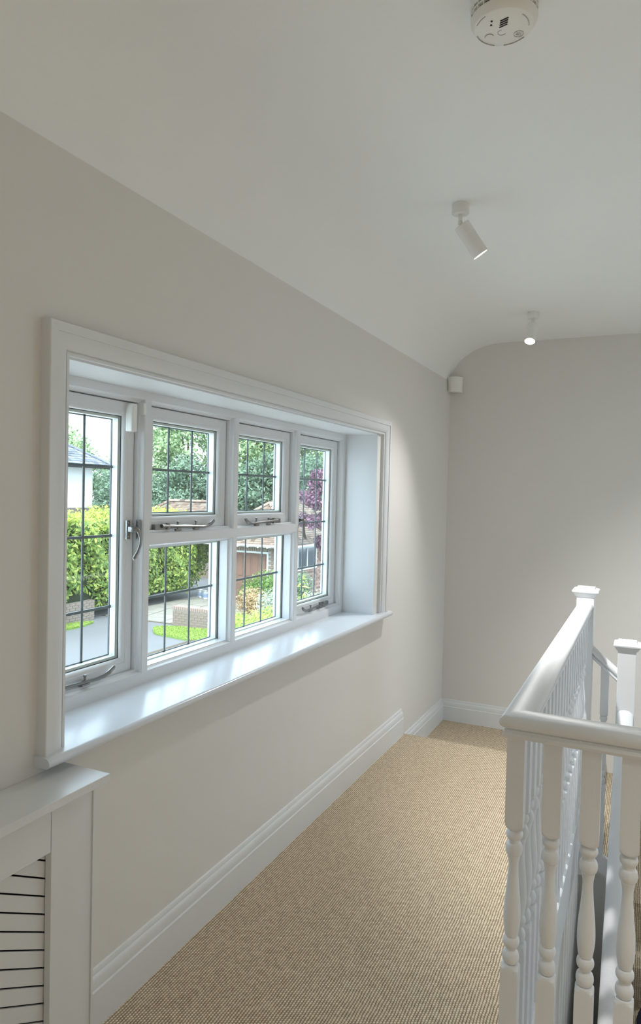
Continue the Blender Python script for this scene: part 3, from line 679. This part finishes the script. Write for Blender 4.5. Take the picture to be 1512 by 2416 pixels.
# short brick wall under the left end of the hedge
hw = empty('hedge_brick_wall', (-14.1, 14.6, G)); tag(hw, 'dark brick plinth wall under the left end of the hedge', 'garden wall')
local(MB().box(-14.20, -13.965, 12.6, 16.10, G, G+0.58).build('mortar', M_mortar, smooth=False), hw)
brick_run(hw, (-13.95, 13.2), (0, 1), (1, 0), 2.92, 8, M_wallbrick, G+0.01); brick_run(hw, (-14.2, 16.12), (1, 0), (0, 1), 0.24, 8, M_wallbrick, G+0.01)

# grass patches
def grass(name, cx_, cy_, rx, ry, label, n):
    t = empty(name, (cx_, cy_, G)); tag(t, label, 'lawn', kind='stuff')
    pts = [(cx_ + rx*math.cos(a)*(1+0.10*math.sin(3*a)), cy_ + ry*math.sin(a)*(1+0.08*math.cos(5*a))) for a in [2*PI*i/40 for i in range(40)]]
    local(MB().loft([[(x, y, G+0.001) for x, y in pts], [(x, y, G+0.035) for x, y in pts]]).build('turf', M_grassbase, smooth=False), t)
    a = rng.uniform(0, 2*PI, n); r = np.sqrt(rng.uniform(0, 1, n)); p = np.stack([cx_ + rx*r*np.cos(a)*(1+0.10*np.sin(3*a)), cy_ + ry*r*np.sin(a)*(1+0.08*np.cos(5*a)), np.full(n, G+0.055)], 1)
    leaves('grass_blades', p, np.tile([0.2, -0.8, 0.5], (n, 1)), 0.09, M_grass, t, 0.6, 0.22)
grass('lawn', -10.0, 15.80, 1.42, 0.68, 'small bright green grass patch in front of the low wall', 6000)
grass('grass_verge', -13.6, 14.6, 0.26, 1.0, 'narrow green grass strip at the foot of the hedge wall', 2000)

# shrubs in the flower bed: each with its own habit
struct(MB().box(-9.6, -4.0, 11.2, 20.5, G, G+0.04).build('flower_bed', M_soil, smooth=False), 'soil bed under the shrubs')
def shrub(name, blobs, size, material, label, n, jitter=0.7, aspect=0.4):
    bx = blobs[0]; t = empty(name, (bx[0], bx[1], G)); tag(t, label, 'shrub', 'garden shrubs below the window')
    sb_ = MB()
    for c_ in blobs:
        sb_.tube([(bx[0], bx[1], G), ((bx[0]+c_[0])/2+0.05, (bx[1]+c_[1])/2, (G+c_[2])/2), (c_[0], c_[1], c_[2])], [0.03, 0.02, 0.01], 6)
    local(sb_.build('stem', M_bark), t)
    pp, dd = [], []
    for c_ in blobs:
        p, d = clump_pts(c_[:3], c_[3:], int(n/len(blobs)), 0.35); pp.append(p); dd.append(d)
    pp = np.concatenate(pp); dd = np.concatenate(dd); k = pp[:, 2] > G+0.05
    leaves('foliage', pp[k], dd[k] + [0, 0, 0.5], size, material, t, jitter, aspect)
    return t
shrub('lime_shrub', [(-7.0, 14.2, -1.90, 0.70, 0.7, 0.55), (-6.55, 14.0, -1.70, 0.5, 0.6, 0.5), (-7.6, 14.5, -2.05, 0.5, 0.5, 0.5), (-6.75, 14.1, -2.2, 0.7, 0.6, 0.4)], 0.10, M_lime, 'yellow-green leafy shrub in front of the garage bed', 7000)
shrub('lime_shrub', [(-8.75, 15.6, -2.25, 0.42, 0.5, 0.45), (-8.4, 15.3, -2.1, 0.35, 0.4, 0.4)], 0.10, M_lime, 'yellow-green shrub spilling over the end of the low brick wall', 2600)
shrub('tan_flowering_shrub', [(-9.2, 17.55, -1.85, 0.55, 0.45, 0.50), (-8.7, 17.4, -2.1, 0.5, 0.4, 0.45)], 0.08, M_tan, 'tan dried-flower shrub in front of the brown garage doors', 4200)
shrub('silver_shrub', [(-7.95, 16.6, -1.75, 0.55, 0.5, 0.55), (-7.5, 16.4, -1.6, 0.45, 0.5, 0.5)], 0.07, M_silver, 'silvery grey-green shrub between the tan and lime shrubs', 5000)
shrub('round_bush', [(-10.0, 19.9, -1.75, 0.75, 0.6, 0.62), (-10.7, 20.2, -2.0, 0.6, 0.5, 0.5), (-9.5, 19.6, -1.7, 0.5, 0.5, 0.5)], 0.10, M_midgreen, 'dense mid-green bush against the brick garage corner', 5600)
shrub('dark_bush', [(-8.25, 18.9, -1.45, 0.40, 0.45, 0.55), (-8.4, 19.0, -2.0, 0.5, 0.5, 0.5)], 0.09, M_treeleaf2, 'dark blue-green bush under the garage side window', 3000)
shrub('silver_shrub', [(-6.5, 16.6, -1.55, 0.5, 0.5, 0.45), (-6.9, 16.8, -1.65, 0.4, 0.4, 0.4)], 0.07, M_silver, 'feathery grey shrub behind the tall lime stems', 3200)
# upright leafy stems seen in the right-hand casement
us = empty('upright_lime_shrub', (-5.75, 14.0, G)); tag(us, 'upright lime-green shrub with tall leafy spikes in the right light', 'shrub', 'garden shrubs below the window')
b = MB(); pp = []; dd = []
for sx0, sy0, top in ((-5.72, 14.0, -0.42), (-5.95, 13.9, -0.82), (-5.45, 14.1, -0.85), (-5.80, 14.2, -0.95), (-5.25, 14.2, -0.98), (-6.05, 14.1, -1.0), (-5.6, 13.8, -0.90)):
    b.tube([(sx0, sy0, G), (sx0+0.03, sy0, (G+top)/2), (sx0, sy0, top)], [0.014, 0.010, 0.004], 6)
    zz = np.arange(-1.55, top, 0.022); k = len(zz); a = np.arange(k)*2.4
    rad = 0.10*np.clip((top-zz)/0.25, 0.3, 1)
    pp.append(np.stack([sx0 + rad*np.cos(a), sy0 + rad*np.sin(a), zz], 1)); dd.append(np.stack([np.cos(a)*0.4, np.sin(a)*0.4, np.full(k, 0.9)], 1))
local(b.build('stem', M_bark), us)
leaves('foliage', np.concatenate(pp), np.concatenate(dd), 0.17, M_lime, us, 0.25, 0.32)
p, d = clump_pts((-5.7, 14.0, -1.75), (0.75, 0.6, 0.5), 2600, 0.3); leaves('foliage', p, d, 0.11, M_lime, us)

# ------------------------------------------------------------------ roofs made of tiles
def tiles(name, parent, corner_poly, tw, gauge, material, thick=0.02):
    """covers a planar polygon (first edge = eaves, left to right seen from outside) with overlapping tiles"""
    P_ = [Vector(p) for p in corner_poly]; U = (P_[1]-P_[0]).normalized(); Nn = U.cross(P_[2]-P_[1]).normalized(); V = Nn.cross(U)
    uv = [((p-P_[0]).dot(U), (p-P_[0]).dot(V)) for p in P_]
    def span(v):
        xs = []
        for i in range(len(uv)):
            (a, b_), (c_, d_) = uv[i], uv[(i+1) % len(uv)]
            if (b_ <= v < d_) or (d_ <= v < b_): xs.append(a + (c_-a)*(v-b_)/(d_-b_))
        return (min(xs), max(xs)) if len(xs) >= 2 else None
    vs_, fs, ti = [], [], []; H_ = max(q[1] for q in uv); r = 0; v = 0.0
    while v < H_:
        s = span(min(v+gauge*0.5, H_-1e-4))
        if s:
            u0 = s[0] - (tw*0.5 if r % 2 else 0)
            while u0 < s[1]:
                a, e = max(u0, s[0]), min(u0+tw*0.97, s[1])
                if e > a + 0.01:
                    k = len(vs_); lift = thick*random.uniform(0.8, 1.35)
                    for uu, vv, hh in ((a, v-gauge*0.15, lift), (e, v-gauge*0.15, lift), (e, v+gauge, 0.002), (a, v+gauge, 0.002), (a, v-gauge*0.15, 0.0), (e, v-gauge*0.15, 0.0)):
                        vs_.append(tuple(P_[0] + U*uu + V*vv + Nn*hh))
                    fs += [(k, k+1, k+2, k+3), (k+4, k+5, k+1, k)]; ti += [random.random()]*6
                u0 += tw
        v += gauge; r += 1
    o = np_mesh(name, np.array(vs_), np.array(fs), material, parent, np.array(ti)); o['kind'] = 'stuff'; return o

# ------------------------------------------------------------------ brick garage
ga = empty('brick_garage', (-11.9, 25.0, G)); tag(ga, 'low brick garage with brown double doors and hipped clay tile roof', 'building')
GX0, GX1, GY0, GY1, GE = -13.55, -10.2, 21.6, 29.0, -0.45
local(MB().box(GX0+0.02, GX1-0.02, GY0+0.02, GY1, G, GE).build('wall_core', M_mortar, smooth=False), ga)
DX0, DX1, DT = -12.95, -11.02, -0.80
skipf = lambda s, z: (DX0-0.06 < GX0 + s < DX1+0.06)
brick_run(ga, (GX0, GY0), (1, 0), (0, -1), GX1-GX0, 28, M_wallbrick, G+0.02, skipf)
# side wall bricks: receding, joined into one
vs_, fs, ti = [], [], []
for k in range(28):
    s = -0.1125*(k % 2)
    while s < GY1-GY0:
        a, e = max(s, 0), s+0.212; z = G+0.02+0.075*k
        if not (0.85 < (a+e)/2 < 2.35 and -1.40 < z+0.03 < -0.62):
            q = len(vs_); vs_ += [(GX1-0.03, GY0+a, z), (GX1, GY0+a, z), (GX1, GY0+e, z), (GX1-0.03, GY0+e, z), (GX1-0.03, GY0+a, z+0.064), (GX1, GY0+a, z+0.064), (GX1, GY0+e, z+0.064), (GX1-0.03, GY0+e, z+0.064)]
            fs += [(q+1, q+2, q+6, q+5), (q+4, q+5, q+6, q+7), (q, q+1, q+5, q+4)]; ti += [random.random()]*8
        s += 0.225
np_mesh('side_brickwork', np.array(vs_), np.array(fs), M_brick, ga, np.array(ti))['kind'] = 'stuff'
# doors
fr_ = MB().box(DX0-0.06, DX0, GY0-0.03, GY0+0.05, G, DT+0.07); fr_.box(DX1, DX1+0.06, GY0-0.03, GY0+0.05, G, DT+0.07); fr_.box(DX0, DX1, GY0-0.03, GY0+0.05, DT, DT+0.07)
local(fr_.build('door_frame', M_render, smooth=False), ga)
for k in range(2):
    a = DX0 + (DX1-DX0)/2*k; e = a + (DX1-DX0)/2 - 0.01
    lf = local(MB().box(a, e, GY0+0.010, GY0+0.04, G, DT).build('door_leaf', M_wood, smooth=False), ga)
    wd = (e-a)/3
    for i in range(3):
        for z0, z1 in ((G+0.1, G+0.85), (G+0.95, DT-0.08)):
            o = MB().box(a+wd*i+0.05, a+wd*(i+1)-0.05, GY0-0.008, GY0+0.012, z0, z1).build('door_panel', M_wood, smooth=False, bevel=0.008); o.parent = lf; o.matrix_parent_inverse = Matrix.Identity(4)
# vertical boarding over the doors
bd = None; nb = 26
for i in range(nb):
    x = DX0 + (DX1-DX0)*(i+0.5)/nb
    if bd is None: bd = MB().box(-0.026, 0.026, -0.02, 0.0, 0, 0.22).build('board', M_weather, smooth=False); o = bd
    else: o = bd.copy(); col.objects.link(o)
    o.parent = ga; o.location = (x - ga.location.x, GY0-0.012 - ga.location.y, DT+0.08 - G)
local(MB().box(DX0, DX1, GY0-0.011, GY0+0.05, DT+0.07, GE).build('board_backing', M_pipe, smooth=False), ga)
# side window
SWX = GX1+0.004
sw = local(MB().box(SWX-0.05, SWX-0.02, 22.45, 23.95, -1.38, -0.64).build('window', M_winglass, smooth=False), ga)
f_ = MB().box(SWX-0.04, SWX+0.03, 22.40, 24.0, -1.44, -1.38); f_.box(SWX-0.04, SWX+0.01, 22.40, 24.0, -0.64, -0.58)
for yv in (22.40, 23.17, 23.95): f_.box(SWX-0.04, SWX+0.01, yv, yv+0.055, -1.38, -0.64)
o = f_.build('window_frame', M_render, smooth=False); o.parent = sw; o.matrix_parent_inverse = Matrix.Identity(4)
# roof
ov = 0.35; ex0, ex1, ey0, ey1, ez = GX0-ov, GX1+ov, GY0-ov, GY1+ov, GE-0.05
mx = (GX0+GX1)/2; hw_ = (ex1-ex0)/2; RZ_ = 1.02; ra = (mx, ey0+hw_, RZ_); rb_ = (mx, ey1-hw_, RZ_)
c00, c10, c11, c01 = (ex0, ey0, ez), (ex1, ey0, ez), (ex1, ey1, ez), (ex0, ey1, ez)
local(MB().add([c00, c10, c11, c01, ra, rb_], [(0, 1, 4), (1, 2, 5, 4), (2, 3, 5), (3, 0, 4, 5), (3, 2, 1, 0)]).build('roof_deck', M_wood, smooth=False), ga)
tiles('roof_tiles', ga, [c00, c10, ra], 0.17, 0.115, M_tile); tiles('roof_tiles', ga, [c10, c11, rb_, ra], 0.17, 0.115, M_tile); tiles('roof_tiles', ga, [c01, c00, ra, rb_], 0.17, 0.115, M_tile)
def ridge_line(parent, p, q, r=0.085, mat_=M_tile):
    p, q = Vector(p), Vector(q); n = max(2, int((q-p).length/0.33)); t = (q-p).normalized()
    vs2, fs2, ti2 = [], [], []
    sd2 = t.cross(Vector((0, 0, 1))).normalized(); up2 = sd2.cross(t)
    for i in range(n):
        a = p + (q-p)*i/n; e = p + (q-p)*(i+0.96)/n; k = len(vs2); m_ = 7
        for ce, rr in ((a, r*1.06), (e, r*0.96)):
            for j in range(m_):
                an = PI*j/(m_-1); vs2.append(tuple(ce + sd2*rr*math.cos(an) + up2*rr*math.sin(an)*0.9))
        for j in range(m_-1): fs2.append((k+j, k+j+1, k+m_+j+1, k+m_+j))
        ti2 += [random.random()]*(2*m_)
    o = np_mesh('ridge_tiles', np.array(vs2), np.array(fs2), mat_, parent, np.array(ti2), True); o['kind'] = 'stuff'
ridge_line(ga, c00, ra); ridge_line(ga, c10, ra); ridge_line(ga, ra, rb_)
gt = MB().tube([(ex0, ey0-0.03, ez), (ex1, ey0-0.03, ez)], 0.05, 8); gt.tube([(ex1+0.03, ey0, ez), (ex1+0.03, ey1, ez)], 0.05, 8)
local(gt.build('gutter', M_render), ga)
local(MB().tube([(-13.35, 21.52, ez), (-13.35, 21.52, G)], 0.045, 10).build('downpipe', M_pipe), ga)
# dark open passage between hedge and garage
# string lights along the eaves
sl_ = empty('string_lights', (-11.5, 21.2, ez)); tag(sl_, 'string of small white bulbs along the garage gutter', 'string lights')
xs_ = [ -12.6, -11.98, -11.56, -11.14, -10.75, -10.3]
pts = []
for i in range(len(xs_)-1):
    for t in range(6): 
        s = t/6; pts.append((xs_[i] + (xs_[i+1]-xs_[i])*s, 21.13, ez+0.03 - 0.10*4*s*(1-s)*0.5))
local(MB().tube(pts, 0.006, 5).build('cable', M_pipe), sl_)
for x in xs_[1:-1]: local(MB().lathe([(0.008, 0.0), (0.02, -0.02), (0.036, -0.055), (0.030, -0.085), (0.004, -0.098)], 12, (x, 21.12, ez+0.03)).build('bulb', M_render), sl_)

# paint tins by the hedge end
for i, (x, y) in enumerate(((-13.72, 21.38), (-13.40, 21.22))):
    t = empty('paint_tin', (x, y, G+0.025)); tag(t, ('left' if i == 0 else 'right') + '-hand of two paint tins on the paving by the hedge', 'paint tin', 'paint tins on the paving')
    zb = G+0.030
    local(MB().lathe([(0.128, 0.0), (0.132, 0.004), (0.128, 0.012), (0.128, 0.268), (0.133, 0.274), (0.133, 0.282), (0.12, 0.285), (0.116, 0.276), (0.001, 0.276)], 24, (x, y, zb)).build('can', M_tin), t)
    local(MB().lathe([(0.1285, 0.05), (0.1295, 0.05), (0.1295, 0.2), (0.1285, 0.2)], 24, (x, y, zb)).build('paper_label', M_tinlabel), t)
    local(MB().tube([(x-0.13, y-0.01, zb+0.24), (x-0.11, y-0.09, zb+0.17), (x, y-0.145, zb+0.13), (x+0.11, y-0.09, zb+0.17), (x+0.13, y-0.01, zb+0.24)], 0.005, 6).build('handle', M_tin), t)

# ------------------------------------------------------------------ outbuilding roof behind the hedge
ob = empty('tiled_outbuilding', (-19.0, 28.5, G)); tag(ob, 'brown tiled hipped roof showing above the hedge in the second light', 'building')
ax0, ax1, ay0, ay1, az = -23.2, -14.9, 26.0, 31.0, -1.0
local(MB().box(ax0+0.35, ax1-0.35, ay0+0.35, ay1-0.35, G, az).build('wall', M_wallbrick, smooth=False), ob)
k00, k10, k11, k01 = (ax0, ay0, az), (ax1, ay0, az), (ax1, ay1, az), (ax0, ay1, az); rr0, rr1 = (ax0+2.5, 28.5, 0.86), (ax1-2.5, 28.5, 0.86)
local(MB().add([k00, k10, k11, k01, rr0, rr1], [(0, 1, 5, 4), (1, 2, 5), (2, 3, 4, 5), (3, 0, 4), (3, 2, 1, 0)]).build('roof_deck', M_wood, smooth=False), ob)
tiles('roof_tiles', ob, [k00, k10, rr1, rr0], 0.18, 0.13, M_tile); tiles('roof_tiles', ob, [k10, k11, rr1], 0.18, 0.13, M_tile); tiles('roof_tiles', ob, [k01, k00, rr0], 0.18, 0.13, M_tile)
ridge_line(ob, rr0, rr1, 0.11); ridge_line(ob, k00, rr0, 0.11); ridge_line(ob, k10, rr1, 0.11); ridge_line(ob, k01, rr0, 0.11)

# ------------------------------------------------------------------ white rendered house
ho = empty('white_house', (-24.5, 19.0, G)); tag(ho, 'white rendered house with blue-grey slate hip roof behind the hedge', 'building')
hx0, hx1, hy0, hy1, he = -29.0, -21.2, 13.5, 23.55, 2.36
local(MB().box(hx0, hx1, hy0, hy1, 0.55, he).build('wall', M_render, smooth=False), ho)
local(MB().box(hx0+0.03, hx1-0.02, hy0+0.03, hy1-0.02, G, 0.56).build('plinth_core', M_mortar, smooth=False), ho)
brick_run(ho, (hx1, 20.9), (0, 1), (1, 0), hy1-20.9, 9, M_wallbrick, -0.12)
o_ = 0.75; q00, q10, q11, q01 = (hx0-o_, hy0-o_, he), (hx1+o_, hy0-o_, he), (hx1+o_, hy1+o_, he), (hx0-o_, hy1+o_, he)
hh = (hx1-hx0)/2+o_; s0, s1 = ((hx0+hx1)/2, hy0-o_+hh, he+hh*0.62), ((hx0+hx1)/2, hy1+o_-hh, he+hh*0.62)
local(MB().add([q00, q10, q11, q01, s0, s1], [(0, 1, 4), (1, 2, 5, 4), (2, 3, 5), (3, 0, 4, 5), (3, 2, 1, 0)]).build('roof_deck', M_render, smooth=False), ho)
tiles('roof_slates', ho, [q10, q11, s1, s0], 0.30, 0.20, M_slate, 0.025); tiles('roof_slates', ho, [q11, q01, s1], 0.30, 0.20, M_slate, 0.025)
ridge_line(ho, q11, s1, 0.10, M_slate)
local(MB().tube([(hx1+o_+0.04, hy0, he-0.02), (hx1+o_+0.04, hy1+o_, he-0.02)], 0.06, 8).build('gutter', M_pipe), ho)

# ------------------------------------------------------------------ trees
def tree(name, x, y, z0, z1, r, material, label, leaf=0.30, clumps=34, per=210, cat='tree', group='trees behind the garage'):
    t = empty(name, (x, y, G)); tag(t, label, cat, group)
    H_ = z1 - z0; b = MB()
    b.tube([(x, y, G), (x+0.1, y, z0), (x-0.05, y+0.05, z0+H_*0.4), (x, y, z0+H_*0.8)], [0.045*r+0.06, 0.038*r+0.05, 0.025*r+0.03, 0.02], 9)
    pp, dd = [], []
    for i in range(clumps):
        u = sphere_dirs(1)[0]; k = rng.uniform(0.45, 0.92)
        c_ = np.array([x, y, (z0+z1)/2]) + u*k*np.array([r, r, H_/2]); cr_ = r*rng.uniform(0.26, 0.42)
        p, d = clump_pts(c_, (cr_, cr_, cr_*0.75), int(per*1.4), 0.4); pp.append(p); dd.append(d)
        if i % 3 == 0: b.tube([(x, y, z0 + H_*0.25 + 0.3*max(0, c_[2]-z0-H_*0.25)*0.5), ((x+c_[0])/2, (y+c_[1])/2, (c_[2]+z0+H_*0.3)/2), tuple(c_)], [0.02*r+0.02, 0.012*r+0.015, 0.01], 6)
    local(b.build('trunk', M_bark), t)
    leaves('foliage', np.concatenate(pp), np.concatenate(dd) + [0, 0, 0.4], leaf*0.80, material, t, 0.7, 0.55)
    return t
tree('garden_tree', -35.6, 35.5, -2.0, 6.6, 2.8, M_treeleaf, 'light green tree rising behind the slate roof', 0.30)
tree('garden_tree', -32.6, 38.5, -2.0, 4.9, 2.3, M_treeleaf, 'small leafy tree right of the white house against the sky', 0.28)
tree('evergreen_tree', -28.6, 33.0, -2.3, 2.6, 2.7, M_treeleaf2, 'dark tree filling the gap beside the white house wall', 0.26, 40, 240)
tree('garden_tree', -27.0, 38.5, -2.0, 9.0, 3.6, M_treeleaf, 'tall airy tree in the left half of the second light', 0.32, 46, 220)
tree('garden_tree', -22.9, 39.0, -2.0, 8.6, 3.2, M_treeleaf, 'tall yellow-tinged tree by the right edge of the second light', 0.32, 44, 220)
tree('evergreen_tree', -24.2, 34.5, -2.3, 3.4, 3.2, M_treeleaf2, 'dark dense tree behind the ridge of the tiled outbuilding', 0.28, 46, 240)
tree('garden_tree', -19.6, 41.0, -2.0, 6.2, 2.7, M_treeleaf, 'open-crowned tree left in the third upper light', 0.30, 36, 200)
tree('evergreen_tree', -18.8, 35.0, -2.3, 3.8, 3.0, M_treeleaf2, 'dark tree directly above the garage roof peak', 0.28, 44, 230)
tree('garden_tree', -17.4, 44.0, -2.0, 9.0, 3.6, M_treeleaf, 'bright green tree right in the third upper light', 0.30, 44, 210)
tree('garden_tree', -13.6, 39.0, -2.0, 8.4, 3.4, M_treeleaf, 'pale green tree at the top of the right casement', 0.30, 42, 210)
tree('evergreen_tree', -13.2, 33.0, -2.3, 4.0, 3.0, M_treeleaf2, 'dark tree behind the purple-leaved tree', 0.28, 40, 210)
tree('evergreen_tree', -34.0, 42.0, -2.3, 3.0, 4.0, M_treeleaf2, 'distant dark tree low behind the white house', 0.30, 40, 200)
tree('purple_plum_tree', -8.85, 21.9, -0.9, 2.5, 1.0, M_purple, 'purple-leaved tree in the right casement beside the garage', 0.16, 40, 190)
